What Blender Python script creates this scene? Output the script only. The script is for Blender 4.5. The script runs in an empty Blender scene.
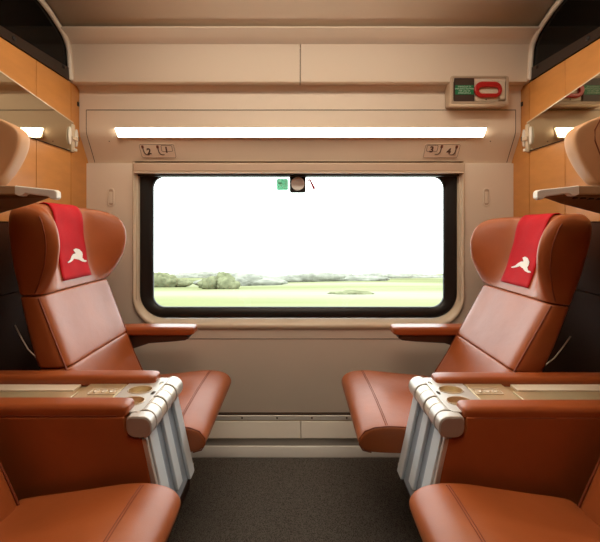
import bpy, bmesh, math, random
from mathutils import Vector, Matrix, noise
random.seed(5)
scene = bpy.context.scene
COL = scene.collection
PI = math.pi
MIR = [1]          # side of the bay being built: 1 = left as modelled, -1 = mirrored in x

# ------------------------------------------------------------------ materials
def new_mat(name):
    m = bpy.data.materials.new(name); m.use_nodes = True
    nt = m.node_tree; b = nt.nodes['Principled BSDF']
    return m, nt, b
def inp(b, **k):
    for n, v in k.items():
        n = n.replace('_', ' ')
        if n in b.inputs: b.inputs[n].default_value = v
def mat(name, col, rough=.5, metal=0, bump=0, bscale=200, var=0, vscale=8, coat=0, stretch=(1,1,1), spec=.5, vor=False, sheen=0):
    m, nt, b = new_mat(name)
    inp(b, Base_Color=(*col, 1), Roughness=rough, Metallic=metal, Coat_Weight=coat, Coat_Roughness=.25)
    b.inputs['Specular IOR Level'].default_value = spec
    if sheen:
        inp(b, Sheen_Weight=sheen, Sheen_Roughness=.4)
    if bump or var:
        tc = nt.nodes.new('ShaderNodeTexCoord'); mp = nt.nodes.new('ShaderNodeMapping')
        mp.inputs['Scale'].default_value = stretch
        nt.links.new(tc.outputs['Object'], mp.inputs['Vector'])
    if var:
        n = nt.nodes.new('ShaderNodeTexNoise'); n.inputs['Scale'].default_value = vscale; n.inputs['Detail'].default_value = 4
        nt.links.new(mp.outputs[0], n.inputs['Vector'])
        r = nt.nodes.new('ShaderNodeValToRGB')
        r.color_ramp.elements[0].position = .3; r.color_ramp.elements[1].position = .7
        r.color_ramp.elements[0].color = (*[c*(1-var) for c in col], 1)
        r.color_ramp.elements[1].color = (*[min(1, c*(1+var)) for c in col], 1)
        nt.links.new(n.outputs['Fac'], r.inputs['Fac']); nt.links.new(r.outputs[0], b.inputs['Base Color'])
    if bump:
        if vor:
            n2 = nt.nodes.new('ShaderNodeTexVoronoi'); out = n2.outputs['Distance']
        else:
            n2 = nt.nodes.new('ShaderNodeTexNoise'); out = n2.outputs['Fac']; n2.inputs['Detail'].default_value = 2
        n2.inputs['Scale'].default_value = bscale
        nt.links.new(mp.outputs[0], n2.inputs['Vector'])
        bp = nt.nodes.new('ShaderNodeBump'); bp.inputs['Strength'].default_value = bump; bp.inputs['Distance'].default_value = .002
        nt.links.new(out, bp.inputs['Height']); nt.links.new(bp.outputs[0], b.inputs['Normal'])
    return m
def emit(name, col, s):
    m, nt, b = new_mat(name)
    inp(b, Base_Color=(*col, 1), Emission_Color=(*col, 1), Emission_Strength=s)
    return m
def leather(name, col, rough=.42):
    m, nt, b = new_mat(name)
    inp(b, Roughness=rough, Coat_Weight=.12, Coat_Roughness=.3)
    tc = nt.nodes.new('ShaderNodeTexCoord')
    n = nt.nodes.new('ShaderNodeTexNoise'); n.inputs['Scale'].default_value = 6; n.inputs['Detail'].default_value = 5
    nt.links.new(tc.outputs['Object'], n.inputs['Vector'])
    r = nt.nodes.new('ShaderNodeValToRGB'); r.color_ramp.elements[0].position = .3; r.color_ramp.elements[1].position = .7
    r.color_ramp.elements[0].color = (*[c*.88 for c in col], 1); r.color_ramp.elements[1].color = (*[c*1.1 for c in col], 1)
    nt.links.new(n.outputs['Fac'], r.inputs['Fac']); nt.links.new(r.outputs[0], b.inputs['Base Color'])
    g = nt.nodes.new('ShaderNodeTexVoronoi'); g.inputs['Scale'].default_value = 420
    nt.links.new(tc.outputs['Object'], g.inputs['Vector'])
    w = nt.nodes.new('ShaderNodeTexNoise'); w.inputs['Scale'].default_value = 9; w.inputs['Detail'].default_value = 3
    nt.links.new(tc.outputs['Object'], w.inputs['Vector'])
    b1 = nt.nodes.new('ShaderNodeBump'); b1.inputs['Strength'].default_value = .25; b1.inputs['Distance'].default_value = .0006
    b2 = nt.nodes.new('ShaderNodeBump'); b2.inputs['Strength'].default_value = .35; b2.inputs['Distance'].default_value = .006
    nt.links.new(g.outputs['Distance'], b1.inputs['Height']); nt.links.new(w.outputs['Fac'], b2.inputs['Height'])
    nt.links.new(b2.outputs[0], b1.inputs['Normal']); nt.links.new(b1.outputs[0], b.inputs['Normal'])
    return m
M = {}
M['leather'] = leather('tan_red_leather', (.385, .098, .025))
M['leather_pad'] = leather('armrest_leather', (.345, .080, .020), .34)
M['leather_tan'] = leather('light_tan_leather', (.66, .36, .18), .5)
M['thread'] = mat('seam_thread', (.22, .045, .013), .6)
M['wall'] = mat('cream_wall_panel', (.80, .70, .585), .42, bump=.05, bscale=350, var=.02, vscale=3)
M['valance'] = mat('cream_valance_panel', (.80, .68, .55), .42, bump=.05, bscale=350, var=.02, vscale=3)
M['cream'] = mat('cream_plastic', (.74, .64, .50), .35)
M['cream_glossy'] = mat('glossy_cream_trim', (.72, .6, .45), .22, coat=.3)
M['white_trim'] = mat('white_trim', (.85, .76, .64), .35)
M['pinktan'] = mat('blind_cassette_tan', (.56, .42, .31), .4)
M['ceil'] = mat('ceiling_panel', (.80, .68, .55), .45, bump=.04, bscale=300)
M['cove'] = mat('light_cove_trim', (.86, .76, .64), .4)
M['orange'] = mat('orange_veneer_panel', (.58, .25, .065), .38, bump=.05, bscale=260, var=.06, vscale=10, stretch=(1,1,3))
M['groove'] = mat('panel_gap', (.05, .028, .015), .8)
M['brown'] = mat('shade_darkened_brown', (.06, .020, .008), .6, spec=.2, var=.05)  # brown deepened: shade from lamp shelf and seats is in the colour
M['bracket'] = mat('brown_bracket_strip', (.022, .012, .008), .4)
M['black'] = mat('black_rubber', (.010, .008, .007), .45)
M['blackglass'] = mat('smoked_black_glass', (.003, .0027, .0025), .10, spec=.12)
M['white'] = mat('white_plastic', (.86, .83, .76), .35)
M['grey'] = mat('light_grey_table_board', (.62, .69, .74), .42)
M['bluegrey'] = mat('blue_grey_recess', (.27, .33, .40), .45)
M['silver'] = mat('silver_lacquer', (.58, .54, .50), .34, metal=.3)
M['cap'] = mat('taupe_plastic', (.40, .32, .27), .4)
M['silver_warm'] = mat('warm_silver_lacquer', (.64, .57, .48), .3, metal=.3)
M['gold'] = mat('champagne_lacquer', (.60, .46, .27), .3, metal=.45)
M['darkhole'] = mat('dark_cavity', (.02, .015, .01), .8)
M['alu'] = mat('brushed_aluminium', (.92, .89, .84), .26, metal=.15, bump=.08, bscale=60, stretch=(1, 40, 40))  # near-white, barely metallic: bright reflections put into the base colour
M['alu_dark'] = mat('dark_brushed_aluminium', (.72, .68, .62), .3, metal=.3)
M['heater'] = mat('cream_heater_cover', (.90, .84, .74), .3, coat=.2)
M['red'] = mat('red_woven_cloth', (.56, .007, .016), .75, bump=.3, bscale=900, var=.1, vscale=12, spec=.25)
M['logo'] = mat('white_print', (.92, .9, .88), .7)
M['logo_edge'] = mat('dark_print_outline', (.12, .004, .006), .7)
M['ink'] = mat('dark_ink', (.09, .05, .035), .6)
M['inkred'] = mat('brown_red_ink', (.28, .09, .06), .6)
M['green'] = mat('green_label', (.015, .20, .075), .5)
M['greenlight'] = mat('pale_green_print', (.55, .72, .6), .5)
M['redplastic'] = mat('red_handle_plastic', (.50, .02, .018), .3, coat=.3)
M['brownplate'] = mat('dark_brown_plate', (.06, .032, .022), .5)
M['boxgrey'] = mat('beige_box_plastic', (.52, .40, .29), .4)
M['lampside'] = mat('bronze_plastic', (.40, .27, .16), .4)
M['lampunder'] = mat('dark_bronze_plastic', (.20, .11, .055), .4)
M['screw'] = mat('dark_screw', (.06, .045, .035), .4, metal=.5)
M['side_rod'] = mat('steel_rod', (.5, .42, .35), .3, metal=.8)
M['strip'] = emit('warm_white_diffuser', (1, .84, .62), 15)
M['aisle_lamp'] = emit('dim_ceiling_diffuser', (1, .85, .67), 8)
M['ceil_lamp'] = emit("warm_ceiling_diffuser", (1, .86, .68), 7.5)
def translucent(name, col):
    m = bpy.data.materials.new(name); m.use_nodes = True; nt = m.node_tree; b = nt.nodes['Principled BSDF']
    b.inputs['Base Color'].default_value = (*col, 1)
    t = nt.nodes.new('ShaderNodeBsdfTranslucent'); t.inputs['Color'].default_value = (*col, 1)
    mx = nt.nodes.new('ShaderNodeMixShader'); mx.inputs[0].default_value = .85
    nt.links.new(b.outputs[0], mx.inputs[1]); nt.links.new(t.outputs[0], mx.inputs[2])
    nt.links.new(mx.outputs[0], nt.nodes['Material Output'].inputs[0]); return m
M['sticker_green'] = translucent('translucent_green_film', (.34, .62, .46))
M['sticker_pale'] = translucent('translucent_pale_film', (.98, 1, .98))
M['sticker_disc'] = mat('pale_grey_disc', (.95, .95, .92), .5)
M['sticker_red'] = translucent('translucent_red_film', (.40, .03, .05))
# carpet
m, nt, b = new_mat('charcoal_loop_carpet'); inp(b, Roughness=.95); b.inputs['Specular IOR Level'].default_value = .1
tc = nt.nodes.new('ShaderNodeTexCoord'); v = nt.nodes.new('ShaderNodeTexVoronoi'); v.inputs['Scale'].default_value = 320
nt.links.new(tc.outputs['Object'], v.inputs['Vector'])
r = nt.nodes.new('ShaderNodeValToRGB'); r.color_ramp.elements[0].color = (.30, .27, .24, 1); r.color_ramp.elements[1].color = (.085, .076, .067, 1)
r.color_ramp.elements[1].position = .75
nt.links.new(v.outputs['Distance'], r.inputs['Fac']); nt.links.new(r.outputs[0], b.inputs['Base Color'])
bp = nt.nodes.new('ShaderNodeBump'); bp.inputs['Distance'].default_value = -.004; nt.links.new(v.outputs['Distance'], bp.inputs['Height']); nt.links.new(bp.outputs[0], b.inputs['Normal'])
M['carpet'] = m
# mirror
m, nt, b = new_mat('bronze_tinted_mirror'); inp(b, Base_Color=(.62, .56, .42, 1), Metallic=1, Roughness=.04); M['mirror'] = m
# window glass: mostly clear, faint reflection
m, nt, b = new_mat('window_glass'); nt.nodes.remove(b)
t = nt.nodes.new('ShaderNodeBsdfTransparent'); g = nt.nodes.new('ShaderNodeBsdfGlossy'); g.inputs['Roughness'].default_value = .02
mx = nt.nodes.new('ShaderNodeMixShader'); fr = nt.nodes.new('ShaderNodeFresnel'); fr.inputs['IOR'].default_value = 1.4
t.inputs['Color'].default_value = (.95, .98, .96, 1)
nt.links.new(fr.outputs[0], mx.inputs[0]); nt.links.new(t.outputs[0], mx.inputs[1]); nt.links.new(g.outputs[0], mx.inputs[2])
nt.links.new(mx.outputs[0], nt.nodes['Material Output'].inputs[0]); M['glass'] = m
# fields
m, nt, b = new_mat('fields'); inp(b, Roughness=.95); b.inputs['Specular IOR Level'].default_value = 0
tc = nt.nodes.new('ShaderNodeTexCoord'); mp = nt.nodes.new('ShaderNodeMapping'); mp.inputs['Scale'].default_value = (.012, .06, .05)
n = nt.nodes.new('ShaderNodeTexNoise'); n.inputs['Scale'].default_value = 1.0; n.inputs['Detail'].default_value = 5
nt.links.new(tc.outputs['Object'], mp.inputs[0]); nt.links.new(mp.outputs[0], n.inputs['Vector'])
r = nt.nodes.new('ShaderNodeValToRGB'); e = r.color_ramp.elements
e[0].position = .32; e[0].color = (.12, .125, .065, 1); e[1].position = .68; e[1].color = (.26, .25, .21, 1)
x = r.color_ramp.elements.new(.45); x.color = (.185, .195, .10, 1)
x = r.color_ramp.elements.new(.56); x.color = (.23, .235, .155, 1)
nt.links.new(n.outputs['Fac'], r.inputs['Fac']); nt.links.new(r.outputs[0], b.inputs['Base Color']); M['fields'] = m
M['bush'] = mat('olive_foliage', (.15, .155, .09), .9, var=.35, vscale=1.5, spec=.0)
M['bush2'] = mat('hazy_grey_green_foliage', (.22, .22, .185), .9, var=.3, vscale=.7, spec=.1)  # paler than the near foliage: distance haze mixed into the colour

# ------------------------------------------------------------------ helpers
def finish(name, bm, m, parent=None, smooth=False, sub=0, bevel=0, segs=3, wn=False):
    if MIR[0] < 0:
        for v in bm.verts: v.co.x = -v.co.x
        bmesh.ops.reverse_faces(bm, faces=bm.faces)
    me = bpy.data.meshes.new(name)
    bm.normal_update(); bm.to_mesh(me); bm.free()
    if isinstance(m, str): m = M[m]
    if isinstance(m, (list, tuple)):
        for q in m: me.materials.append(M[q])
    else: me.materials.append(m)
    o = bpy.data.objects.new(name, me); COL.objects.link(o)
    if parent:
        o.parent = parent
        p = parent; off = Vector((0, 0, 0))
        while p: off += p.location; p = p.parent
        me.transform(Matrix.Translation(-off))
    if smooth or sub or bevel:
        for p in me.polygons: p.use_smooth = True
    if bevel:
        md = o.modifiers.new('bevel', 'BEVEL'); md.width = bevel; md.segments = segs; md.limit_method = 'ANGLE'; md.angle_limit = .6
        md.harden_normals = True
    if sub:
        md = o.modifiers.new('sub', 'SUBSURF'); md.levels = sub; md.render_levels = sub
    return o
def root(name, label, cat, loc, group=None):
    o = bpy.data.objects.new(name, None); COL.objects.link(o)
    o.location = (loc[0]*MIR[0], loc[1], loc[2]); o.empty_display_size = .05
    tag(o, label, cat, group); return o
def tag(o, label, cat, group=None):
    o['label'] = label; o['category'] = cat
    if group: o['group'] = group
    return o
def structure(o): o['kind'] = 'structure'; return o
def box(bm, x0, x1, y0, y1, z0, z1, mi=0):
    x0, x1 = sorted((x0, x1)); y0, y1 = sorted((y0, y1)); z0, z1 = sorted((z0, z1))
    vs = [bm.verts.new(p) for p in ((x0,y0,z0),(x1,y0,z0),(x1,y1,z0),(x0,y1,z0),(x0,y0,z1),(x1,y0,z1),(x1,y1,z1),(x0,y1,z1))]
    for f in ((0,3,2,1),(4,5,6,7),(0,1,5,4),(1,2,6,5),(2,3,7,6),(3,0,4,7)):
        fc = bm.faces.new([vs[i] for i in f]); fc.material_index = mi
    return bm
def B(*a): return box(bmesh.new(), *a)
def prism(bm, pts, axis, a0, a1, mi=0):
    """extrude 2-D polygon; axis 'y': pts=(x,z); 'x': pts=(y,z); 'z': pts=(x,y)"""
    def P(p, a):
        return {'y': (p[0], a, p[1]), 'x': (a, p[0], p[1]), 'z': (p[0], p[1], a)}[axis]
    A = [bm.verts.new(P(p, a0)) for p in pts]; Bv = [bm.verts.new(P(p, a1)) for p in pts]
    n = len(pts); fs = []
    fs.append(bm.faces.new(A)); fs.append(bm.faces.new(Bv[::-1]))
    for i in range(n):
        fs.append(bm.faces.new([A[i], Bv[i], Bv[(i+1) % n], A[(i+1) % n]]))
    for f in fs: f.material_index = mi
    bmesh.ops.recalc_face_normals(bm, faces=fs)
    return bm
def tube(bm, pts, r, n=8, closed=False, mi=0):
    pts = [Vector(p) for p in pts]; rings = []
    N = len(pts)
    for i, p in enumerate(pts):
        a = pts[(i-1) % N] if (closed or i > 0) else p
        c = pts[(i+1) % N] if (closed or i < N-1) else p
        t = (c-a).normalized()
        u = t.cross(Vector((0, 0, 1)))
        if u.length < .2: u = t.cross(Vector((0, 1, 0)))
        u.normalize(); w = t.cross(u)
        rr = r[i] if isinstance(r, (list, tuple)) else r
        rings.append([bm.verts.new(p + u*rr*math.cos(2*PI*k/n) + w*rr*math.sin(2*PI*k/n)) for k in range(n)])
    fs = []
    for i in range(N if closed else N-1):
        a, c = rings[i], rings[(i+1) % N]
        for k in range(n):
            fs.append(bm.faces.new([a[k], a[(k+1) % n], c[(k+1) % n], c[k]]))
    if not closed:
        fs.append(bm.faces.new(rings[0][::-1])); fs.append(bm.faces.new(rings[-1]))
    for f in fs: f.material_index = mi
    bmesh.ops.recalc_face_normals(bm, faces=fs)
    return bm
def rrect(cx, cy, hw, hh, r, n=6):
    """rounded rectangle, r may be 4 radii (++, -+, --, +-)"""
    if not isinstance(r, (tuple, list)): r = (r,)*4
    out = []
    for q, (sx, sy) in enumerate(((1, 1), (-1, 1), (-1, -1), (1, -1))):
        rr = r[q]
        for k in range(n+1):
            a = q*PI/2 + k/n*PI/2
            out.append((cx + sx*(hw-rr) + rr*math.cos(a), cy + sy*(hh-rr) + rr*math.sin(a)))
    return out
def ellipse(cx, cy, a, b_, n=28): return [(cx+a*math.cos(2*PI*k/n), cy+b_*math.sin(2*PI*k/n)) for k in range(n)]
def holed(bm, outer, inners, P, thick_vec):
    """plate with holes, thickened"""
    loops = []
    for L in [outer]+inners:
        vs = [bm.verts.new(P(p)) for p in L]
        es = [bm.edges.new((vs[i], vs[(i+1) % len(vs)])) for i in range(len(vs))]
        loops.append(es)
    allE = [e for l in loops for e in l]
    r = bmesh.ops.triangle_fill(bm, edges=allE, use_beauty=True)
    fs = [g for g in r['geom'] if isinstance(g, bmesh.types.BMFace)]
    ex = bmesh.ops.extrude_face_region(bm, geom=fs)
    vs = [g for g in ex['geom'] if isinstance(g, bmesh.types.BMVert)]
    bmesh.ops.translate(bm, verts=vs, vec=thick_vec)
    bmesh.ops.recalc_face_normals(bm, faces=bm.faces)
    return bm
def bridge_loops(bm, L, closed=True, mi=0):
    """L: list of loops of 3-D points, same length"""
    R = [[bm.verts.new(p) for p in l] for l in L]
    n = len(L[0])
    for a, c in zip(R, R[1:]):
        for k in range(n if closed else n-1):
            f = bm.faces.new([a[k], a[(k+1) % n], c[(k+1) % n], c[k]]); f.material_index = mi
    return R
def lerp_tab(tab, z):
    if z <= tab[0][0]: return list(tab[0][1:])
    for a, c in zip(tab, tab[1:]):
        if z <= c[0]:
            t = (z-a[0])/(c[0]-a[0]); t = t
            return [p+(q-p)*t for p, q in zip(a[1:], c[1:])]
    return list(tab[-1][1:])
def text_mesh(body, size, loc, rot, m, parent, extr=.0004, name='lettering', align='CENTER', offset=0):
    cu = bpy.data.curves.new('t', 'FONT'); cu.body = body; cu.size = size; cu.align_x = align; cu.align_y = 'CENTER'; cu.extrude = extr; cu.offset = offset
    to = bpy.data.objects.new('t', cu); COL.objects.link(to)
    bpy.context.view_layer.update()
    me = bpy.data.meshes.new_from_object(to.evaluated_get(bpy.context.evaluated_depsgraph_get()))
    bpy.data.objects.remove(to)
    me.transform(Matrix.Translation(loc) @ rot)
    bm = bmesh.new(); bm.from_mesh(me)
    old = MIR[0]; MIR[0] = 1
    o = finish(name, bm, m, parent); MIR[0] = old
    return o

WY = 1.82          # plane of the window wall
XL = -1.07         # plane of the left partition, mirrored at right with XR
XR = 1.10

# ------------------------------------------------------------------ shell
o = structure(finish('floor', B(-1.16, 1.16, -2.0, 1.95, -.06, 0), 'carpet'))
# window wall with its rounded opening
WX = .0076
def wp_(p): return (p[0], WY, p[1])
bm = bmesh.new()
holed(bm, [(-1.15, .0), (1.15, .0), (1.15, 1.449), (-1.15, 1.449)], [rrect(WX, 1.0355, .838, .4085, (.004, .004, .15, .15), 10)], wp_, (0, .03, 0))
wall_back = structure(finish('wall_back', bm, 'wall'))
# dark joint across the wall below the window and pillar joints
bm = bmesh.new()
box(bm, -1.06, 1.09, 1.8185, 1.821, .5555, .5575)
structure(finish('trim_1', bm, 'groove'))
# flared surround of the window
bm = bmesh.new()
N = 10
L = [[(p[0], y, p[1]) for p in rrect(WX, (1.458+zb)/2, hw, (1.458-zb)/2, (.003, .003, r2, r2), N)] for (y, hw, zb, r2) in (
    (1.820, .843, .602, .165), (1.812, .841, .612, .16), (1.810, .837, .6225, .155), (1.815, .831, .634, .15),
    (1.838, .827, .643, .145), (1.850, .819, .651, .135), (1.87, .815, .655, .13))]
bridge_loops(bm, L); bmesh.ops.recalc_face_normals(bm, faces=bm.faces)
surround = finish('window_surround', bm, 'cream_glossy', smooth=True)
win = structure(root('window_1', '', '', (WX, 1.85, .65)))
for k in ('label', 'category'): del win[k]
surround.parent = win; surround.data.transform(Matrix.Translation(-win.location))
# gasket
bm = bmesh.new()
L = [[(p[0], y, p[1]) for p in rrect(WX, 1.0295, hw, hh, (r1, r1, r2, r2), N)] for (y, hw, hh, r1, r2) in (
    (1.868, .822, .378, .02, .13), (1.848, .818, .374, .02, .13), (1.845, .812, .369, .02, .125), (1.852, .800, .362, .03, .11),
    (1.856, .776, .348, .07, .08), (1.862, .766, .343, .06, .07), (1.866, .760, .3395, .055, .062), (1.885, .760, .3395, .055, .062))]
for l in L:   # glass sits high in the gasket
    pass
bridge_loops(bm, L); 
for v in bm.verts:
    if v.co.z < 1.03 and v.co.y > 1.851: v.co.z += .017*min(1, (1.03-v.co.z)/.33)
    if v.co.z > 1.03 and v.co.y > 1.851: v.co.z += .017*min(1, (v.co.z-1.03)/.33)
bmesh.ops.recalc_face_normals(bm, faces=bm.faces)
finish('gasket', bm, 'black', win, smooth=True)
bm = bmesh.new(); prism(bm, rrect(WX, 1.0465, .765, .3445, .06, N), 'y', 1.870, 1.876)
pane = finish('pane', bm, 'glass', win)
# side guide rails of the blind
for s in (-1, 1):
    bm = bmesh.new(); box(bm, WX+s*.826-.005, WX+s*.826+.005, 1.826, 1.836, .74, 1.395)
    finish('blind_guide_rail', bm, 'cream', win, bevel=.002)
bm = bmesh.new()
box(bm, -.826, .841, 1.803, 1.86, 1.404, 1.4485)
finish('blind_cassette', bm, 'pinktan', win, bevel=.006)
bm = bmesh.new(); box(bm, -.824, .839, 1.800, 1.862, 1.3955, 1.4035)
finish('blind_pull_bar', bm, 'cream', win, bevel=.003)
bm = bmesh.new(); box(bm, -.82, .835, 1.83, 1.868, 1.386, 1.3955)
finish('blind_slot', bm, 'black', win)

# upper wall: ceiling cove and header panel, profile in (y,z)
def sweep(name, prof, x0, x1, m, thick=None, smooth=True, parent=None):
    bm = bmesh.new()
    bridge_loops(bm, [[(x0, y, z) for y, z in prof], [(x1, y, z) for y, z in prof]], closed=False)
    o = finish(name, bm, m, parent, smooth=smooth)
    md = o.modifiers.new('s', 'SOLIDIFY'); md.thickness = .012; md.offset = 0
    return o
def spline(pts, n=6):
    out = []
    P = [pts[0]]+list(pts)+[pts[-1]]
    for i in range(1, len(P)-2):
        for k in range(n):
            t = k/n; q = []
            for c in (0, 1):
                a, b_, c_, d = (P[i-1][c], P[i][c], P[i+1][c], P[i+2][c])
                q.append(.5*((2*b_)+(-a+c_)*t+(2*a-5*b_+4*c_-d)*t*t+(-a+3*b_-3*c_+d)*t**3))
            out.append(tuple(q))
    out.append(tuple(pts[-1])); return out
EX = 1.17
ceil_prof = spline([(1.70, 2.044), (1.62, 2.044), (1.56, 2.068), (1.48, 2.094), (1.36, 2.118), (1.1, 2.135), (.7, 2.15), (-2.0, 2.15)], 5)
o = structure(sweep('ceiling', ceil_prof, -EX, EX, 'ceil'))
bm = bmesh.new(); prism(bm, [(1.671, 1.980), (1.662, 1.990), (1.645, 1.999), (1.603, 2.012), (1.598, 2.016), (1.600, 2.022), (1.64, 2.036), (1.72, 2.036), (1.72, 1.98)], 'x', -1.12, 1.14)
structure(finish('trim_7', bm, 'cove', bevel=.002))
for i, (xa, xb) in enumerate(((-1.12, .0135), (.0165, 1.14))):
    bm = bmesh.new(); prism(bm, [(1.695, 1.812), (1.670, 1.979), (1.78, 1.979), (1.78, 1.812)], 'x', xa, xb)
    structure(finish('trim_%d' % (2+i), bm, 'ceil', bevel=.003))
bm = bmesh.new(); box(bm, -1.13, 1.15, 1.785, 1.90, 1.813, 2.20); box(bm, -1.15, 1.15, 1.862, 1.90, 1.40, 2.2); structure(finish('trim_4', bm, 'groove'))  # unseen backing added behind the header to block daylight leaks
# header above the window that carries the lamp
val_prof = [(1.735, 1.811), (1.740, 1.806), (1.757, 1.795)] + [(1.757, 1.785-.01*k) for k in (2, 6, 10, 14)] + spline([(1.757, 1.635), (1.7575, 1.60), (1.764, 1.575), (1.784, 1.54), (1.810, 1.495), (1.834, 1.452)], 4) + [(1.845, 1.45)]
header = root('lamp_header_panel', 'long cream header panel above the window that carries the bright light strip', 'wall panel', (0, 1.80, 1.45))
bm = bmesh.new()
back = [(1.86, z) for y, z in val_prof]
prism(bm, val_prof+[(1.86, 1.45), (1.86, 1.811)], 'x', -1.0685, 1.0985)
finish('panel', bm, 'valance', header)
# inset flap joint line
def val_y(z):
    for (y0, z0), (y1, z1) in zip(val_prof[1:], val_prof[2:]):
        if z1 <= z <= z0 and z0 > z1: return y0+(y1-y0)*(z0-z)/(z0-z1)
    return 1.757
bm = bmesh.new()
pts = [(-1.034, val_y(z)-.0006, z) for z in [1.455+.0122*k for k in range(21)]]
tube(bm, pts, .0013, 6)
tube(bm, [(-1.034, 1.7562, 1.699), (1.073, 1.7562, 1.699)], .0016, 6)
tube(bm, [(1.073, p[1], p[2]) for p in pts], .0013, 6)
finish('flap_joint', bm, 'groove', header)
for s, x0 in ((-1, -.79), (1, 1.02)):
    bm = bmesh.new(); bmesh.ops.create_cone(bm, cap_ends=True, segments=12, radius1=.0025, radius2=.0025, depth=.002, matrix=Matrix.Translation((-.925 if s < 0 else .953, 1.764, 1.547)) @ Matrix.Rotation(PI/2, 4, 'X'))
    finish('screw', bm, 'screw', header)

# light strip
lamp = root('strip_light', 'long bright white light strip set in the header above the window', 'light', (0, 1.757, 1.567))
bm = bmesh.new()
fr = [(-.891, 1.610), (.928, 1.610), (.911, 1.563), (-.876, 1.563)]
prism(bm, fr, 'y', 1.752, 1.775)
box(bm, -.889, .926, 1.741, 1.752, 1.6075, 1.6115)
finish('frame', bm, 'cream', lamp)
bm = bmesh.new(); prism(bm, [(-.887, 1.607), (.924, 1.607), (.909, 1.566), (-.873, 1.566)], 'y', 1.7445, 1.752)
finish('diffuser', bm, 'strip', lamp)

# seat number plates on the curved part of the header
def plate(xc, w, left):
    zc, h = 1.5065, .074
    ang = math.atan2(val_y(1.475)-val_y(1.54), .065)
    yc = val_y(zc)-.003
    R = Matrix.Translation((xc, yc, zc)) @ Matrix.Rotation(PI/2+ang, 4, 'X')
    t = root('seat_number_plate', ('etched plate with seat numbers 2 and 1 at the left end under the light strip' if left else 'etched plate with seat numbers 3 and 4 at the right end under the light strip'), 'sign', (xc, yc, zc-h/2), 'seat number plates')
    def put(bm, name, m):
        bmesh.ops.transform(bm, matrix=R, verts=bm.verts); return finish(name, bm, m, t)
    bm = bmesh.new(); prism(bm, rrect(0, 0, w/2, h/2, .008), 'z', -.004, .0008); put(bm, 'plate', 'valance')
    bm = bmesh.new(); sk = .0014 if not left else -.0014
    tube(bm, [(x+(y/h)*2*sk, y, .001) for x, y in rrect(0, 0, w/2-.003, h/2-.003, .008)], .0008, 5, True); put(bm, 'border', 'ink')
    def seat_icon(x, y, flip):
        bm = bmesh.new(); f = -1 if flip else 1
        tube(bm, [(x, y+.004, .0014), (x+.001*f, y-.016, .0014), (x+.003*f, y-.030, .0014), (x+.009*f, y-.038, .0014), (x+.018*f, y-.041, .0014), (x+.028*f, y-.040, .0014)], [.0024, .0024, .0026, .0026, .0024, .002], 6); put(bm, 'seat_symbol', 'ink')
        bm = bmesh.new(); prism(bm, rrect(x, y, .006, .0075, .002), 'z', .0009, .0020); put(bm, 'headrest_symbol', 'inkred')
    def win_icon(x, y):
        bm = bmesh.new(); tube(bm, [(a, c, .0014) for a, c in rrect(x, y, .027, .0155, .006)], .0011, 5, True); put(bm, 'window_symbol', 'ink')
    def num(s, x, y):
        text_mesh(s, .041, Vector((0, 0, 0)), R @ Matrix.Translation((x, y, .0018)), 'ink', t, .0004, 'numeral', offset=.0016)
    if left:
        seat_icon(-.072, .022, False); num('2', -.044, -.002); seat_icon(.003, .022, False); win_icon(.048, .014); num('1', .045, .006)
    else:
        win_icon(-.050, .015); num('3', -.052, .008); seat_icon(-.004, .024, True); num('4', .036, -.002); seat_icon(.071, .022, True)
plate(-.700, .178, True); plate(.727, .178, False)

# emergency handle box
em = root('emergency_handle_box', 'beige wall box with red emergency pull handle and green label, upper right', 'emergency handle', (.856, 1.74, 1.70))
bm = bmesh.new()
holed(bm, rrect(.862, 1.771, .138, .068, .012), [rrect(.863, 1.773, .124, .055, .006)], lambda p: (p[0], 1.688, p[1]), (0, .067, 0))
finish('housing', bm, 'boxgrey', em, bevel=.003)
finish('back_plate', B(.736, .990, 1.710, 1.72, 1.716, 1.83), 'boxgrey', em)
finish('label_backing', B(.743, .837, 1.6905, 1.709, 1.719, 1.827), 'brownplate', em)
bm = bmesh.new(); prism(bm, rrect(.790, 1.772, .043, .022, .002), 'y', 1.6890, 1.6903)
gl = finish('green_label', bm, 'green', em)
RX = Matrix.Rotation(PI/2, 4, 'X')
for k, s in enumerate(('MANIGLIA DI', 'EMERGENZA ROMPERE', 'PER USO DI', 'EMERGENZA')):
    text_mesh(s, .0105 if k != 1 else .0088, Vector((.790, 1.6886, 1.7865-.0099*k)), RX, 'greenlight', em)
bm = bmesh.new()
holed(bm, rrect(.901, 1.772, .065, .0375, .0365, 10), [rrect(.904, 1.768, .046, .0145, .0140, 10)], lambda p: (p[0], 1.681, p[1]), (0, .014, 0))
finish('pull_handle', bm, 'redplastic', em, bevel=.005)
finish('handle_mount', B(.842, .955, 1.695, 1.709, 1.722, 1.82), 'cream', em, bevel=.003)
finish('side_clip', B(.958, .984, 1.692, 1.709, 1.728, 1.818), 'cream', em, bevel=.004)
bm = bmesh.new(); bmesh.ops.create_cone(bm, cap_ends=True, segments=12, radius1=.003, radius2=.003, depth=.004, matrix=Matrix.Translation((.895, 1.6945, 1.728)) @ RX)
finish('screw', bm, 'screw', em)
for v in (): pass

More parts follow.
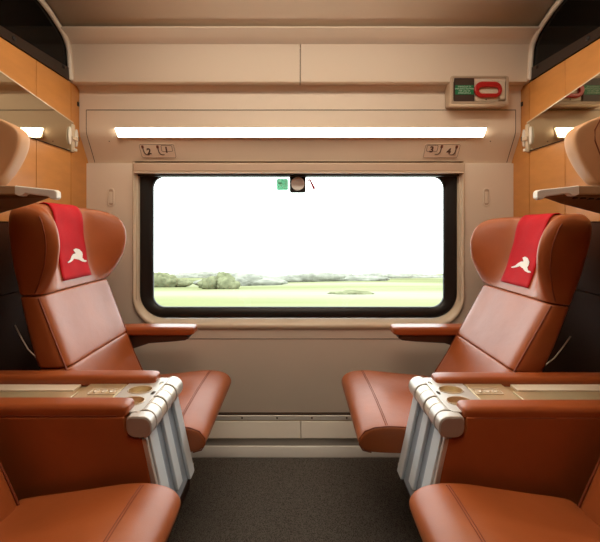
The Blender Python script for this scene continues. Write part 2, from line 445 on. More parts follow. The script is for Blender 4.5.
# blind latches in the pillars
for s, x, lab in ((1, -.945, 'small upright recessed latch in the wall pillar left of the window'), (-1, .962, 'small upright recessed latch in the wall pillar right of the window')):
    t = root('recessed_latch', lab, 'latch', (x, 1.82, 1.232), 'recessed latches beside the window')
    bm = bmesh.new(); holed(bm, rrect(x, 1.276, .0165, .047, .0155, 8), [rrect(x, 1.276, .0115, .041, .0105, 8)], lambda p: (p[0], 1.815, p[1]), (0, .0055, 0))
    finish('bezel', bm, 'wall', t, bevel=.0015)
    bm = bmesh.new(); prism(bm, rrect(x, 1.276, .0112, .0405, .0105, 8), 'y', 1.8180, 1.8195); finish('recess', bm, 'pinktan', t)
    finish('slider', B(x-.0085, x+.0085, 1.8145, 1.8180, 1.246, 1.304), 'wall', t, bevel=.002)

# stickers on the pane
t = root('exit_sticker', 'small green and white running figure sticker on the window pane', 'sticker', (-.076, 1.868, 1.318))
bm = bmesh.new(); prism(bm, rrect(-.076, 1.347, .030, .030, .006), 'y', 1.8685, 1.8697); finish('backing', bm, 'sticker_green', t)
bm = bmesh.new()
prism(bm, rrect(-.090, 1.360, .010, .011, .002), 'y', 1.8655, 1.8668)
prism(bm, rrect(-.058, 1.350, .008, .022, .002), 'y', 1.8655, 1.8668)
tube(bm, [(-.069, 1.362, 1.868), (-.076, 1.348, 1.868)], .005) if False else None
def flat_poly(bm, pts): prism(bm, pts, 'y', 1.8655, 1.8668)
flat_poly(bm, ellipse(-.070, 1.367, .005, .005, 12))
flat_poly(bm, [(-.074, 1.362), (-.066, 1.358), (-.074, 1.342), (-.064, 1.330), (-.070, 1.326), (-.080, 1.338), (-.094, 1.330), (-.096, 1.335), (-.083, 1.346), (-.082, 1.354), (-.092, 1.349), (-.094, 1.353)])
finish('running_figure', bm, 'sticker_pale', t)
t = root('round_window_button', 'round pale disc in a black tab at the top centre of the window', 'window fitting', (.004, 1.86, 1.305))
bm = bmesh.new(); prism(bm, rrect(.004, 1.345, .042, .042, (.003, .003, .012, .012)), 'y', 1.8625, 1.8695); finish('tab', bm, 'black', t)
bm = bmesh.new(); prism(bm, ellipse(.004, 1.350, .0355, .0355), 'y', 1.857, 1.862); finish('disc', bm, 'sticker_disc', t, bevel=.002)
t = root('hammer_sticker', 'tiny red hammer mark on the window pane right of the disc', 'sticker', (.075, 1.868, 1.325))
bm = bmesh.new(); prism(bm, [(.056, 1.374), (.068, 1.376), (.078, 1.369), (.076, 1.3645), (.066, 1.3665), (.057, 1.364)], 'y', 1.868, 1.8695); finish('hammer_head', bm, 'sticker_red', t)
bm = bmesh.new(); prism(bm, [(.0645, 1.366), (.0765, 1.364), (.097, 1.327), (.086, 1.318)], 'y', 1.868, 1.8695); finish('hammer_handle', bm, 'sticker_red', t)

# skirting: heater duct and aluminium strips along the foot of the wall
bm = bmesh.new(); prism(bm, [(1.744, 0), (1.744, .006), (1.768, .042), (1.82, .042), (1.82, 0)], 'x', -1.06, 1.09)
bb = finish('baseboard_back', bm, 'alu', bevel=.002); structure(bb)
finish('recessed_strip', B(-1.06, 1.09, 1.772, 1.82, .043, .078), 'alu_dark', bb)
bm = bmesh.new()
for xa, xb in ((-1.06, .018), (.0205, 1.09)):
    prism(bm, [(1.77, .078), (1.764, .083), (1.766, .090), (1.798, .148), (1.82, .148), (1.82, .078)], 'x', xa, xb)
finish('heater_cover', bm, 'heater', bb, bevel=.002)
finish('reflection_strip', B(-1.06, 1.09, 1.806, 1.821, .148, .153), 'gold', bb)  # gold strip painted in for the yellowish reflection above the heater cover
finish('screw_rail', B(-1.06, 1.09, 1.800, 1.82, .153, .176), 'alu', bb, bevel=.002)
finish('rail_joint', B(-1.06, 1.09, 1.806, 1.8225, .176, .183), 'groove', bb)
for x in (-.63, -.454, -.276, -.10, .075, .25, .43, .6):
    bm = bmesh.new(); bmesh.ops.create_cone(bm, cap_ends=True, segments=14, radius1=.0048, radius2=.004, depth=.003, matrix=Matrix.Translation((x+.0, 1.7988, .1655)) @ RX)
    finish('screw', bm, 'screw', bb)

# ------------------------------------------------------------------ side partitions
for side in (1, -1):
    MIR[0] = side
    XP = -XL if side > 0 else XR            # distance from the centre
    X = -XP                                  # built at negative x, mirrored for the right
    nm = 'left' if side > 0 else 'right'
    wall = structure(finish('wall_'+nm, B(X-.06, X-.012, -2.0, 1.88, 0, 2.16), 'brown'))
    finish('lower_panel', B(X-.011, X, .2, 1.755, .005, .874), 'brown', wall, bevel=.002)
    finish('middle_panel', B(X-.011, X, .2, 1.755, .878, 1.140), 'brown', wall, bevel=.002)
    for ya, yb in ((.20, .80), (.803, 1.468), (1.471, 1.694)):
        finish('orange_panel', B(X-.011, X, ya, yb, 1.144, 1.475), 'orange', wall, bevel=.0015)
        finish('orange_fascia', B(X-.011, X, ya, yb, 1.475, 1.809), 'orange', wall, bevel=.0015)
    bm = bmesh.new(); prism(bm, [(1.697, 1.144), (1.8195, 1.144), (1.8195, 1.4495), (1.85, 1.4495), (1.85, 1.56), (1.80, 1.62), (1.80, 1.809), (1.697, 1.809)], 'x', X-.011, X)
    finish('end_panel', bm, 'orange', wall)
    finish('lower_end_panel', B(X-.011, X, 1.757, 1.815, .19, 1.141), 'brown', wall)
    for z in (1.545, 1.715):
        finish('edge_clip', B(X, X+.004, 1.742, 1.754, z, z+.02), 'black', wall)
    # smoked glass screen above the panel
    sc = root('smoked_glass_screen', 'black glass screen above the orange panel at the %s' % nm, 'glass screen', (X, 1.3, 1.812))
    prof = [(1.675, 1.812), (1.672, 1.86), (1.661, 1.95), (1.645, 1.980), (1.622, 2.003), (1.59, 2.021), (1.55, 2.040), (1.50, 2.058), (1.38, 2.085), (1.1, 2.115), (.2, 2.13), (.2, 1.812)]
    bm = bmesh.new(); prism(bm, prof, 'x', X-.006, X-.001); finish('pane', bm, 'blackglass', sc)
    bm = bmesh.new(); prism(bm, [(.2, 1.812), (1.683, 1.812), (1.683, 1.868), (1.67, 1.868), (1.29, 1.847), (.2, 1.80+.03)], 'x', X-.0005, X+.006); finish('bracket_strip', bm, 'bracket', sc)
    for y, z in ((1.632, 1.851), (1.345, 1.828), (1.06, 1.825)):
        bm = bmesh.new(); bmesh.ops.create_uvsphere(bm, u_segments=16, v_segments=8, radius=.009, matrix=Matrix.Translation((X+.007, y, z+.004)) @ Matrix.Diagonal((.6, 1, 1, 1)))
        finish('bolt', bm, 'black', sc, smooth=True)
    # white trim bead between screen and ceiling
    pr = spline(prof[:9], 4)
    tr = bmesh.new()
    tube(tr, [(X+.006, y+.008, z+.003) for y, z in pr], .0115, 10)
    structure(finish('trim_%d' % (5 if side > 0 else 6), tr, 'white_trim', smooth=True))
    # wall mirror
    mr = root('wall_mirror', 'long bronze tinted mirror on the orange partition at the %s' % nm, 'mirror', (X, 1.2, 1.484))
    bm = bmesh.new(); prism(bm, [(.55, 1.484), (1.702, 1.484), (1.702, 1.619), (.55, 1.786)], 'x', X+.001, X+.006)
    finish('glass', bm, 'mirror', mr)
    bm = bmesh.new(); tube(bm, [(X+.005, 1.704, 1.621), (X+.005, .55, 1.788)], .003, 8); finish('top_edge', bm, 'cream_glossy', mr)
    bm = bmesh.new(); tube(bm, [(X+.004, 1.704, 1.4825), (X+.004, .55, 1.4825)], .0022, 8); finish('bottom_edge', bm, 'black', mr)
    # coat hook
    hk = root('coat_hook', 'white double coat hook at the end of the %s mirror' % nm, 'coat hook', (X+.006, 1.70, 1.475))
    bm = bmesh.new(); prism(bm, rrect(1.696, 1.545, .0105, .066, .004), 'x', X-.002, X+.013); finish('back_bar', bm, 'cream_glossy', hk, bevel=.002)
    for yy in (1.671, 1.721):
        bm = bmesh.new(); prism(bm, ellipse(yy, 1.552, .0105, .042, 28), 'x', X+.0065, X+.013)
        finish('oval_plate', bm, 'white', hk, bevel=.002)
    finish('hook_arm', B(X+.0165, X+.024, 1.676, 1.716, 1.534, 1.552), 'cream_glossy', hk, bevel=.003)
    finish('foot', B(X+.0165, X+.026, 1.688, 1.704, 1.482, 1.496), 'white', hk, bevel=.003)

    # reading lamp shelf at head height
    sh = root('reading_lamp_shelf', 'white edged bronze reading lamp shelf on the %s, above the armrest console' % nm, 'reading lamp', (X, 1.04, 1.16))
    o0 = -1.0 if False else 0
    bm = bmesh.new()
    front = [(-.634, .95), (-.740, .95)]
    # bronze body: plan outline at top and bottom, underside deepens to the partition
    top = [(-.652, .958, 1.218), (-.745, .958, 1.228), (X+.002, .962, 1.228), (X+.002, 1.112, 1.222), (-.816, 1.110, 1.216)]
    bot = [(-.652, .958, 1.203), (-.745, .958, 1.207), (X+.002, .962, 1.190), (X+.002, 1.112, 1.122), (-.816, 1.110, 1.196)]
    A = [bm.verts.new(p) for p in top]; C2 = [bm.verts.new(p) for p in bot]
    bm.faces.new(A); bm.faces.new(C2[::-1])
    for i in range(5): bm.faces.new([A[i], C2[i], C2[(i+1) % 5], A[(i+1) % 5]])
    bmesh.ops.recalc_face_normals(bm, faces=bm.faces)
    finish('lamp_body', bm, 'lampunder', sh, bevel=.003)
    bm = bmesh.new()
    prism(bm, [(-.744, 1.232), (-.640, 1.221), (-.633, 1.216), (-.6325, 1.199), (-.641, 1.194), (-.650, 1.197), (-.655, 1.202), (-.716, 1.211), (-.724, 1.205), (-.733, 1.204), (-.744, 1.209)], 'y', .942, .962)
    finish('white_edge', bm, 'white', sh, bevel=.003)
    bm = bmesh.new(); prism(bm, [(X+.002, 1.232), (-.746, 1.232), (-.746, 1.209), (X+.002, 1.206)], 'y', .948, .962); finish('side_cover', bm, 'lampside', sh, bevel=.003)
    bm = bmesh.new()
    for k in range(12): box(bm, -1.0+.022*k, -.988+.022*k, .966, 1.0, 1.187+.0018*k*.6, 1.205)
    finish('grille', bm, 'black', sh)
    # tan leather head wing on the partition, above the shelf
    hw_ = root('leather_head_wing', 'light tan leather wing cushion above the %s reading lamp shelf' % nm, 'cushion', (X, 1.05, 1.24))
    bm = bmesh.new()
    outl = [(X+.004, 1.486), (-.95, 1.462), (-.863, 1.438), (-.81, 1.418), (-.782, 1.402), (-.768, 1.388), (-.765, 1.365), (-.773, 1.33), (-.80, 1.280), (-.83, 1.245), (-.84, 1.236), (X+.004, 1.236)]
    cx_, cz_ = -.93, 1.34
    L = []
    for y, s in ((.985, .955), (.988, .985), (.995, 1), (1.008, 1), (1.022, 1), (1.032, .985), (1.036, .95)):
        L.append([(X+.004 if abs(x-(X+.004)) < 1e-6 else cx_+(x-cx_)*s, y, cz_+(z-cz_)*s) for x, z in outl])
    Rr = bridge_loops(bm, L); bm.faces.new(Rr[0]); bm.faces.new(Rr[-1][::-1])
    bmesh.ops.recalc_face_normals(bm, faces=bm.faces)
    for v in bm.verts: v.co.z = max(v.co.z, 1.236)
    finish('cushion', bm, 'leather_tan', hw_, sub=2)
    bm = bmesh.new(); tube(bm, [(-.835, .9865, 1.418), (-.820, .9855, 1.39), (-.820, .985, 1.36), (-.835, .985, 1.32), (-.865, .9855, 1.28), (-.885, .9865, 1.255)], .0018, 6); finish('seam', bm, 'thread', hw_)
    MIR[0] = 1

# ------------------------------------------------------------------ seats
XF = [(.42, -.640), (.47, -.662), (.52, -.685), (.57, -.709), (.665, -.745), (.78, -.790), (.9, -.836), (.95, -.850), (1.0, -.860), (1.1, -.874), (1.16, -.880), (1.205, -.888), (1.3, -.9)]
XB = [(.40, -.755), (.47, -.78), (.665, -.858), (.78, -.890), (.9, -.914), (1.0, -.927), (1.1, -.934), (1.16, -.935), (1.21, -.93), (1.3, -.93)]
HWT = [(.40, .212), (.9, .216), (.94, .224), (1.0, .236), (1.09, .246), (1.14, .247), (1.17, .243), (1.19, .232), (1.205, .212), (1.3, .2)]
WPT = [(.40, 0), (.90, .006), (.94, .046), (1.0, .092), (1.06, .114), (1.10, .118), (1.14, .110), (1.17, .092), (1.19, .070), (1.205, .035), (1.3, .03)]
FR = [0, .14, .27, .40, .50, .62, .74, .85, .93, .985, 1.0, 1.0, .97, .7, .35]
def wing(f):
    t = max(0, (f-.44)/(.95-.44)); t = min(1, t); return t*t*(3-2*t)*.8+t*.2
def loop_at(z, yc, inset=0.0):
    xf = lerp_tab(XF, z)[0]; xb = lerp_tab(XB, z)[0]; hw = lerp_tab(HWT, z)[0]; wp = lerp_tab(WPT, z)[0]
    pts = []
    th = xf-xb
    for i, f in enumerate(FR):
        if i <= 8: x = xf + wp*wing(f) + (-.004 if (i == 8 and wp < .02) else 0)
        elif i == 9: x = xf + wp*.97 - .016
        elif i == 10: x = xf + wp*.80 - th*.32
        elif i == 11: x = xf + wp*.3 - th*.68
        elif i == 12: x = xb + .012
        elif i == 13: x = xb - .006
        else: x = xb - .010
        pts.append((x, f*hw))
    full = pts + [(x, -v) for x, v in pts[1:][::-1]]
    full = pts + [(xb-.012, 0)] + [(x, -v) for x, v in pts[1:][::-1]]
    cxm = (xf+xb)/2
    if inset:
        full = [(cxm+(x-cxm)*(1-inset/(th/2)), v*(1-inset/hw)) for x, v in full]
    return [(x, yc+v, z) for x, v in full]
def front_x(z, v):
    xf = lerp_tab(XF, z)[0]; wp = lerp_tab(WPT, z)[0]; hw = lerp_tab(HWT, z)[0]
    return xf + wp*wing(abs(v)/hw)
def make_seat(side, yc, cs, rec, dback, label, window_arm):
    up = 0 if window_arm else .016
    upx = lambda x: up*max(0, min(1, (x+.74)/.30))
    MIR[0] = side
    t = root('train_seat', label, 'seat', (-.60, yc, 0), 'leather train seats')
    th = math.radians(rec)
    pv = Vector((-.745, 0, .665))
    def TB(bm):     # recline
        for v in bm.verts:
            x, z = v.co.x-pv.x, v.co.z-pv.z
            v.co.x = pv.x + x*math.cos(th) - z*math.sin(th) + dback
            v.co.z = pv.z + x*math.sin(th) + z*math.cos(th) - (.01 if rec else 0)
        return bm
    def body(rows, name):
        bm = bmesh.new()
        R = bridge_loops(bm, [loop_at(z, yc, ins) for z, ins in rows])
        for ring, flip in ((R[0], False), (R[-1], True)):
            c = sum((v.co for v in ring), Vector())/len(ring)
            inner = [bm.verts.new(c+(v.co-c)*.55) for v in ring]
            n = len(ring)
            for k in range(n): bm.faces.new([ring[k], ring[(k+1) % n], inner[(k+1) % n], inner[k]])
            bm.faces.new(inner)
        bmesh.ops.recalc_face_normals(bm, faces=bm.faces)
        return finish(name, TB(bm), 'leather', t, sub=2)
    body([(.40, .02), (.405, .006), (.42, 0), (.47, 0), (.53, 0), (.60, 0), (.645, 0), (.659, .000), (.6635, .003)], 'lumbar_cushion')
    body([(.6645, .003), (.669, .000), (.684, 0), (.73, 0), (.78, 0), (.84, 0), (.88, 0), (.894, .000), (.8985, .003)], 'backrest')
    body([(.8997, .003), (.904, .000), (.918, 0), (.94, 0), (.97, 0), (1.0, 0), (1.03, 0), (1.06, 0), (1.10, 0), (1.135, 0), (1.165, 0), (1.187, .003), (1.200, .010), (1.206, .024)], 'headrest')
    # filler behind the seams so that no light shows through, and piping on the edges
    bm = bmesh.new()
    R = bridge_loops(bm, [loop_at(z, yc, .026) for z in (.60, .70, .85, .895, .915, .96)]); bm.faces.new(R[0]); bm.faces.new(R[-1][::-1])
    bmesh.ops.recalc_face_normals(bm, faces=bm.faces); finish('seam_backing', TB(bm), 'thread', t)
    for s in (-1, 1):
        bm = bmesh.new()
        tube(bm, [(front_x(z, 0)-.0065, yc+s*.965*lerp_tab(HWT, z)[0], z) for z in [.43+.0243*k for k in range(20)]], .0028, 6)
        finish('edge_piping', TB(bm), 'thread', t, smooth=True)
        if s > 0: continue
        bm = bmesh.new()
        pts = []
        for k in range(17):
            z = .91+.0155*k
            L_ = loop_at(z, yc); p = L_[10] if s > 0 else L_[-10]
            pts.append((p[0]+.006, p[1]-s*.0015, z))
        tube(bm, pts, .0022, 6); finish('wing_piping', TB(bm), 'thread', t, smooth=True)
    # seat cushion with a rounded nose, profile in x,z swept over y
    prof = [(-.70, .41), (-.70, .455), (-.69, .468), (-.60, .474), (-.50, .484), (-.43, .493), (-.385, .495), (-.34, .491), (-.308, .478), (-.291, .455), (-.290, .430), (-.302, .410), (-.33, .402), (-.42, .398), (-.55, .398), (-.66, .400)]
    cx0, cz0 = -.5, .445
    bm = bmesh.new(); L = []
    for v, s, dz in ((-.232, .80, -.004), (-.231, .93, -.006), (-.222, .985, -.006), (-.17, 1, -.002), (-.08, 1, .003), (0, 1, .004), (.08, 1, .003), (.17, 1, -.002), (.222, .985, -.006), (.231, .93, -.006), (.232, .80, -.004)):
        ring = []
        for x, z in prof:
            ring.append((cx0+(x-cx0)*(1-(1-s)*.22)+cs, yc+v, cz0+(z-cz0)*s+(dz if z > cz0 else 0)+upx(x)))
        L.append(ring)
    R = bridge_loops(bm, L); bm.faces.new(R[0]); bm.faces.new(R[-1][::-1])
    bmesh.ops.recalc_face_normals(bm, faces=bm.faces)
    cu = finish('seat_cushion', bm, 'leather', t, sub=2)
    bm = bmesh.new()
    for dx in (-.003, .003):
        tube(bm, [(-.383+dx+cs, yc+v, .4945+dz+up) for v, dz in ((-.225, -.012), (-.215, -.0055), (-.17, -.001), (-.08, .0028), (0, .0038), (.08, .0028), (.17, -.001), (.215, -.0055), (.225, -.012))], .0011, 6)
    finish('seam', bm, 'thread', cu)
    for s in (-1,):
        bm = bmesh.new()
        pts = [(cx0+(x-cx0)*.985+cs, yc+s*.2275, cz0+(z-cz0)*.955-(.006 if z > cz0 else 0)+upx(x)) for x, z in prof[4:13]]
        tube(bm, pts, .0022, 6); finish('edge_piping', bm, 'thread', cu, smooth=True)
    # pedestal under the cushion
    bm = bmesh.new(); box(bm, -.88+cs*.3, -.46, yc-.17, yc+.17, .0, .397); finish('seat_base', bm, 'brownplate', t, bevel=.01)
    bm = bmesh.new(); tube(bm, [(-.93, yc-.19, .80), (-.90, yc-.2, .76), (-.875, yc-.205, .725), (-.85, yc-.205, .70), (-.82, yc-.2, .68)], .0022, 8); finish('curved_side_rod', TB(bm), 'side_rod', t, smooth=True)  # thin curved rod along the side of the seat back
    if window_arm:
        bm = bmesh.new()
        L = []
        ax = 0 if side > 0 else .030
        for x, s in ((-.90, .9), (-.89, 1), (-.70, 1), (-.50+ax, 1), (-.475+ax, .98), (-.462+ax, .86), (-.457+ax, .6)):
            L.append([(x, 1.620+(y-1.620)*s, .662+(z-.662)*s) for y, z in rrect(1.620, .662, .040, .0185, (.014, .014, .008, .008), 3)])
        R = bridge_loops(bm, L); bm.faces.new(R[0]); bm.faces.new(R[-1][::-1]); bmesh.ops.recalc_face_normals(bm, faces=bm.faces)
        finish('armrest_pad', bm, 'leather_pad', t, sub=2)
        bm = bmesh.new(); prism(bm, [(-.90, .642), (-.50+ax, .642), (-.485+ax, .637), (-.482+ax, .628), (-.50+ax, .618), (-.56+ax, .612), (-.66, .605), (-.75, .575), (-.90, .50)], 'y', 1.595, 1.660)
        finish('armrest_bracket', bm, 'brownplate', t, bevel=.006)
    MIR[0] = 1
    return t, TB
def ripple(v, z): return .0012*math.sin(v*70+z*23)+.001*math.sin(z*60+v*25)
def headcover(side, yc, TB, label):
    MIR[0] = side
    t = root('headrest_cover', label, 'headrest cover', (-.87, yc, .93), 'red headrest covers')
    bm = bmesh.new()
    path = [(lerp_tab(XF, z)[0]+.0035, z) for z in [.929+.0155*k for k in range(17)]] + [(-.890, 1.198), (-.900, 1.208), (-.915, 1.212), (-.935, 1.206), (-.947, 1.188), (-.953, 1.16), (-.953, 1.10), (-.947, 1.02)]
    n = 12; hw = .084; G = []
    for i, (x, z) in enumerate(path):
        row = []
        for k in range(n+1):
            v = -hw+2*hw*k/n
            rip = ripple(v, z)
            row.append(bm.verts.new((x+rip+(.0008 if x > -.9 else 0), yc+v, z)))
        G.append(row)
    for a, c in zip(G, G[1:]):
        for k in range(n): bm.faces.new([a[k], a[k+1], c[k+1], c[k]])
    bmesh.ops.recalc_face_normals(bm, faces=bm.faces)
    cl = finish('cloth', TB(bm), 'red', t, smooth=True)
    md = cl.modifiers.new('s', 'SOLIDIFY'); md.thickness = .003; md.offset = 0
    # leaping animal emblem; drawn for someone facing the seat
    trace = [(150,268),(200,245),(240,210),(275,190),(312,186),(340,190),(350,180),(338,168),(302,162),(292,146),(326,132),(366,146),(392,182),(388,210),(364,222),(346,240),(356,257),(384,270),(412,277),(416,290),(386,294),(350,284),(318,258),(290,238),(260,241),(220,260),(180,272),(155,275)]
    base = [((a+.26*(c-217)-277)/250*.112, -(c-217)/150*.060) for a, c in trace][::-1]
    for nmq, grow, lift, mm in (('emblem_outline', .0011, .0062, 'logo_edge'), ('emblem', 0, .0074, 'logo')):
        bm = bmesh.new(); vs = []
        c = len(base)
        for i, (u, w) in enumerate(base):
            p0, p1 = base[i-1], base[(i+1) % c]
            tx, ty = p1[0]-p0[0], p1[1]-p0[1]; l = math.hypot(tx, ty)
            u2, w2 = u+ty/l*grow, w-tx/l*grow
            z = 1.011+w2*.88; v = u2*1.0+.003
            v = v*side            # mirrored side flips the y sense, keep the emblem readable
            vs.append(bm.verts.new((0, yc+v, z)))
        f = bm.faces.new(vs)
        bmesh.ops.triangulate(bm, faces=[f])
        bmesh.ops.subdivide_edges(bm, edges=bm.edges[:], cuts=3, use_grid_fill=True)
        bmesh.ops.triangulate(bm, faces=bm.faces[:])
        for q in bm.verts: q.co.x = lerp_tab(XF, q.co.z)[0]+lift+ripple(q.co.y-yc, q.co.z)
        bmesh.ops.recalc_face_normals(bm, faces=bm.faces)
        e = finish(nmq, TB(bm), mm, cl)
        md = e.modifiers.new('s', 'SOLIDIFY'); md.thickness = .001; md.offset = 0
    MIR[0] = 1
_, TBl = make_seat(1, 1.370, 0, 0, 0, 'reddish tan leather seat by the window at the left, facing right', True)
headcover(1, 1.374, TBl, 'red cloth headrest cover with white leaping animal emblem on the left window seat')
_, TBr = make_seat(-1, 1.370, .095, 8, .045, 'reclined reddish tan leather seat by the window at the right, facing left', True)
headcover(-1, 1.374, TBr, 'red cloth headrest cover with white leaping animal emblem on the right window seat')
make_seat(1, .640, .012, 0, 0.01, 'near reddish tan leather seat cut off at the bottom left corner', False)
make_seat(-1, .640, .022, 0, 0.0, 'near reddish tan leather seat cut off at the bottom right corner', False)

# ------------------------------------------------------------------ armrest consoles between the seats
for side in (1, -1):
    MIR[0] = side; nm = 'left' if side > 0 else 'right'
    t = root('armrest_console', 'leather sided armrest console with folded grey tables between the %s seats' % nm, 'armrest console', (-.70, 1.02, 0), 'armrest consoles')
    XE = -1.05
    for (ya, yb) in ((.900, .915), (1.125, 1.138)):
        bm = bmesh.new()
        prism(bm, [(XE, .34), (-.345, .34), (-.386, .590), (-.408, .590), (-.426, .597), (-.434, .612), (-.436, .643), (XE, .643)], 'y', ya, yb)
        finish('side_panel', bm, 'leather', t, bevel=.004)
    bm = bmesh.new(); prism(bm, [(XE, .35), (-.362, .35), (-.402, .59), (-.44, .60), (-.44, .634), (XE, .634)], 'y', .9155, 1.1245); finish('core', bm, 'bluegrey', t)
    bm = bmesh.new(); box(bm, -.95, -.50, .94, 1.10, 0, .349); finish('base', bm, 'brownplate', t, bevel=.01)
    # end panel: blue-grey recess with three light table boards
    def slope(ztop, zbot, off):    # front face line
        f = lambda z: -.378+(.60-z)*.22+off
        return f(ztop), f(zbot)
    a, c = slope(.598, .352, -.010)
    bm = bmesh.new(); prism(bm, [(a, .598), (c, .352), (c-.012, .352), (a-.012, .598)], 'y', .902, 1.137); finish('end_panel', bm, 'bluegrey', t)
    for (ya, yb, zt, zb) in ((.914, .958, .596, .355), (1.002, 1.040, .603, .385), (1.092, 1.134, .606, .352)):
        a, c = slope(zt, zb, 0)
        bm = bmesh.new(); prism(bm, [(a, zt), (c, zb), (c-.0105, zb), (a-.0105, zt)], 'y', ya, yb)
        bd = finish('table_board', bm, 'grey', t, bevel=.003)
        a2, _ = slope(zt, zb, .002)
        finish('hinge_tab', B(a2-.018, a2+.000, (ya+yb)/2-.012, (ya+yb)/2+.012, zt-.004, zt+.014), 'grey', bd, bevel=.002)
    a, c = slope(.59, .352, .001)
    bm = bmesh.new(); prism(bm, [(a-.004, .59), (c-.004, .352), (c-.016, .352), (a-.016, .59)], 'y', .899, .910); finish('end_frame', bm, 'silver', t, bevel=.002)
    bm = bmesh.new(); box(bm, -.352, -.328, 1.11, 1.139, .345, .375); finish('corner_foot', bm, 'silver', t, bevel=.003)
    # roller hinge segments
    segs = [(.9265, .964, 'silver', .0315), (.9662, 1.001, 'silver_warm', .0298), (1.0032, 1.041, 'silver', .0315), (1.0432, 1.078, 'silver_warm', .0298), (1.0802, 1.138, 'silver', .0315)]
    for (ya, yb, mm, rr) in segs:
        bm = bmesh.new(); prism(bm, ellipse(-.393, .6185, rr, rr, 32), 'y', ya, yb)
        finish('roller', bm, mm, t, bevel=.003)
    bm = bmesh.new(); prism(bm, ellipse(-.393, .6185, .026, .026, 24), 'y', .918, 1.13); finish('axle', bm, 'darkhole', t)
    bm = bmesh.new(); prism(bm, rrect(-.3950, .6225, .0320, .0265, (.024, .010, .024, .018), 6), 'y', .893, .924)
    ec = finish('end_cap', bm, 'silver', t, bevel=.004)
    bm = bmesh.new(); prism(bm, rrect(-.3950, .6220, .0285, .0230, (.021, .008, .021, .015), 6), 'y', .8918, .8935); finish('cap_face', bm, 'cap', ec)
    # deck
    finish('deck', B(XE, -.60, .916, 1.124, .634, .641), 'gold', t)
    bm = bmesh.new()
    holed(bm, [(-.508, .916), (-.408, .916), (-.400, .93), (-.400, 1.124), (-.508, 1.124)],
          [ellipse(-.455, 1.040, .033, .024), ellipse(-.449, .972, .033, .024), rrect(-.411, 1.0855, .005, .010, .003, 2), rrect(-.411, 1.0205, .005, .010, .003, 2)], lambda p: (p[0], p[1], .6500), (0, 0, -.003))
    finish('cup_plate', bm, 'silver', t, smooth=False)
    bm = bmesh.new(); box(bm, -.508, -.400, .917, 1.123, .634, .638); finish('cup_well', bm, 'gold', t)
    for (cx_, cy_) in ((-.455, 1.040), (-.449, .972)):
        bm = bmesh.new(); bridge_loops(bm, [[(p[0], p[1], z) for p in ellipse(cx_, cy_, .033-q, .024-q)] for z, q in ((.6505, 0), (.638, .003))]); 
        bmesh.ops.recalc_face_normals(bm, faces=bm.faces); o = finish('cup_ring', bm, 'gold', t, smooth=True)
        bm = bmesh.new(); tube(bm, [(p[0], p[1], .6505) for p in ellipse(cx_, cy_, .034, .025)], .0016, 6, True); finish('cup_rim', bm, 'cream_glossy', t, smooth=True)
    finish('control_panel', B(-.625, -.512, .958, 1.085, .634, .6490), 'gold', t, bevel=.002)
    bm = bmesh.new(); holed(bm, rrect(-.555, 1.030, .040, .0185, .004), [rrect(-.555, 1.030, .0375, .016, .003)], lambda p: (p[0], p[1], .6490), (0, 0, .002)); finish('control_frame', bm, 'cream_glossy', t)
    for k in range(3):
        bm = bmesh.new()
        bridge_loops(bm, [[(p[0], p[1], z) for p in ellipse(-.578+.023*k, 1.032, r_, r_*1.2, 16)] for r_, z in ((.0085, .6491), (.0078, .6511), (.0062, .6513), (.0040, .6497), (.0001, .6495))])
        bmesh.ops.recalc_face_normals(bm, faces=bm.faces); finish('control_button', bm, 'cream_glossy', t, smooth=True)
    finish('cover_strip', B(XE, -.632, .960, 1.035, .6412, .6475), 'gold', t, bevel=.002)
    finish('cover_strip', B(XE, -.650, 1.040, 1.080, .6412, .6490), 'cream', t, bevel=.002)
    # padded armrests
    pz = -.004 if side > 0 else -.010
    for yc_ in (.930, 1.110):
        bm = bmesh.new(); L = []
        for x, s in ((XE, .85), (XE+.012, 1), (-.80, 1), (-.50, 1), (-.452, 1), (-.438, .93), (-.4315, .78), (-.4295, .5)):
            L.append([(x, yc_+(y-yc_)*s, .656+(z-.656)*s+pz) for y, z in rrect(yc_, .6595, .0285, .0165, (.013, .013, .007, .007), 3)])
        R = bridge_loops(bm, L); bm.faces.new(R[0]); bm.faces.new(R[-1][::-1]); bmesh.ops.recalc_face_normals(bm, faces=bm.faces)
        pd = finish('armrest_pad', bm, 'leather_pad', t, sub=2)
        bm = bmesh.new()
        for s in (-1, 1): tube(bm, [(x, yc_+s*.0283, .6505+pz) for x in (XE+.01, -.8, -.6, -.455)], .0016, 6)
        finish('seam', bm, 'thread', pd)
    if side < 0: t.location.x -= .008
    MIR[0] = 1

# ------------------------------------------------------------------ the carriage behind the camera (kept plain) and its ceiling lamps
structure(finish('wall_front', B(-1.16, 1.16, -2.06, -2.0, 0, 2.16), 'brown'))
for i, (y, x) in enumerate(((1.12, 0), (.35, 0))):
    t = root('ceiling_light', ('ceiling light over the seats' if i == 0 else 'ceiling light near the aisle'), 'light', (x, y, 2.12), 'ceiling lights')
    hx = .78 if i == 0 else .45
    finish('frame', B(x-hx-.02, x+hx+.02, y-.13, y+.13, 2.128, 2.142), 'white', t, bevel=.004)
    finish('diffuser', B(x-hx, x+hx, y-.11, y+.11, 2.122, 2.1275), 'ceil_lamp' if i == 0 else 'aisle_lamp', t)

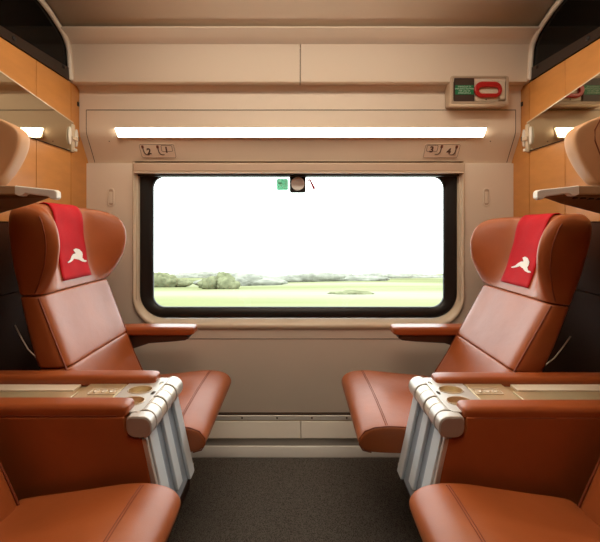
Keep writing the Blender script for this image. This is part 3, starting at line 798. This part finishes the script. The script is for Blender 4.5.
# ------------------------------------------------------------------ countryside
bm = bmesh.new(); rows = []
ys = [8, 12, 18, 25, 35, 48, 62, 80, 100, 125, 155, 190, 230, 275, 320]
for j, y in enumerate(ys):
    row = []
    for i in range(61):
        x = (-1+2*i/60)*(60+y*1.6)
        z = 1.12 - y*.1285 - 1.7
        n = noise.noise(Vector((x*.012, y*.02, 3.1)))*.012*y + noise.noise(Vector((x*.04, y*.05, 9)))*.004*y
        row.append(bm.verts.new((x, y, z+n*(1 if y > 30 else .3))))
    rows.append(row)
for a, c in zip(rows, rows[1:]):
    for k in range(60): bm.faces.new([a[k], a[k+1], c[k+1], c[k]])
structure(finish('countryside_ground', bm, 'fields', smooth=True))
def ground_z(x, y):
    z = 1.12 - y*.1285 - 1.7
    n = noise.noise(Vector((x*.012, y*.02, 3.1)))*.012*y + noise.noise(Vector((x*.04, y*.05, 9)))*.004*y
    return z+n*(1 if y > 30 else .3)
def foliage(name, x, y, w, h, dpt, m, label, cat='bush', group=None, seed=0):
    bm = bmesh.new(); rnd = random.Random(seed); gz = ground_z(x, y)
    for k in range(11):
        f = rnd.uniform(-1, 1); rr = (1-.55*abs(f))
        c = Vector((x+f*w*.42, y+rnd.uniform(-.3, .3)*dpt, gz+h*rr*.42))
        mt = Matrix.Translation(c) @ Matrix.Diagonal((w*.22*rnd.uniform(.8, 1.2), dpt*.4, h*rr*.52, 1))
        r = bmesh.ops.create_icosphere(bm, subdivisions=3, radius=1, matrix=mt)
        for v in r['verts']:
            d = (v.co-c); v.co = c + d*(1+.28*noise.noise(v.co*(6/h)+Vector((seed, k, 0))))
    o = finish(name, bm, m, smooth=True); tag(o, label, cat, group); return o
foliage('round_bush', -9.0, 42, 4.6, 2.2, 2.4, 'bush', 'round olive green bush in the field seen through the window, left of centre', seed=1)
foliage('hedge', -20.5, 54, 7, 2.6, 3, 'bush', 'dark green hedge in the field at the left edge of the window view', 'hedge', seed=2)
foliage('hedge', -9, 60, 14, 2.2, 2.5, 'bush2', 'low hazy grey green hedge in the field behind the round bush', 'hedge', seed=3)
foliage('hedge', 5, 75, 24, 2.2, 3, 'bush2', 'long hazy hedge in the field right of the window centre', 'hedge', seed=4)
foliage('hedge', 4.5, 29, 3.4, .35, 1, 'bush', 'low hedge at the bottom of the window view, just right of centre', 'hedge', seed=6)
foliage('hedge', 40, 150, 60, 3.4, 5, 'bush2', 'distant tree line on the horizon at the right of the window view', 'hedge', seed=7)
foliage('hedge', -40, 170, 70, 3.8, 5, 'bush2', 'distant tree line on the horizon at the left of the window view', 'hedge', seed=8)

# ------------------------------------------------------------------ light of the sky
w = bpy.data.worlds.new('overcast_sky'); scene.world = w; w.use_nodes = True
bg = w.node_tree.nodes['Background']; bg.inputs['Color'].default_value = (.93, .97, 1, 1); bg.inputs['Strength'].default_value = 4.5

# ------------------------------------------------------------------ camera
cam = bpy.data.cameras.new('camera'); co = bpy.data.objects.new('camera', cam); COL.objects.link(co)
co.location = (0, 0, 1.12); co.rotation_euler = (PI/2, 0, 0)
cam.sensor_fit = 'HORIZONTAL'; cam.sensor_width = 36; cam.lens = 358/600*36
cam.shift_x = 3/600; cam.shift_y = -43/600; cam.clip_start = .02; cam.clip_end = 1000
scene.camera = co
vs = scene.view_settings; vs.view_transform = 'Standard'; vs.look = 'None'; vs.gamma = 1; vs.use_curve_mapping = False
vs.exposure = .35
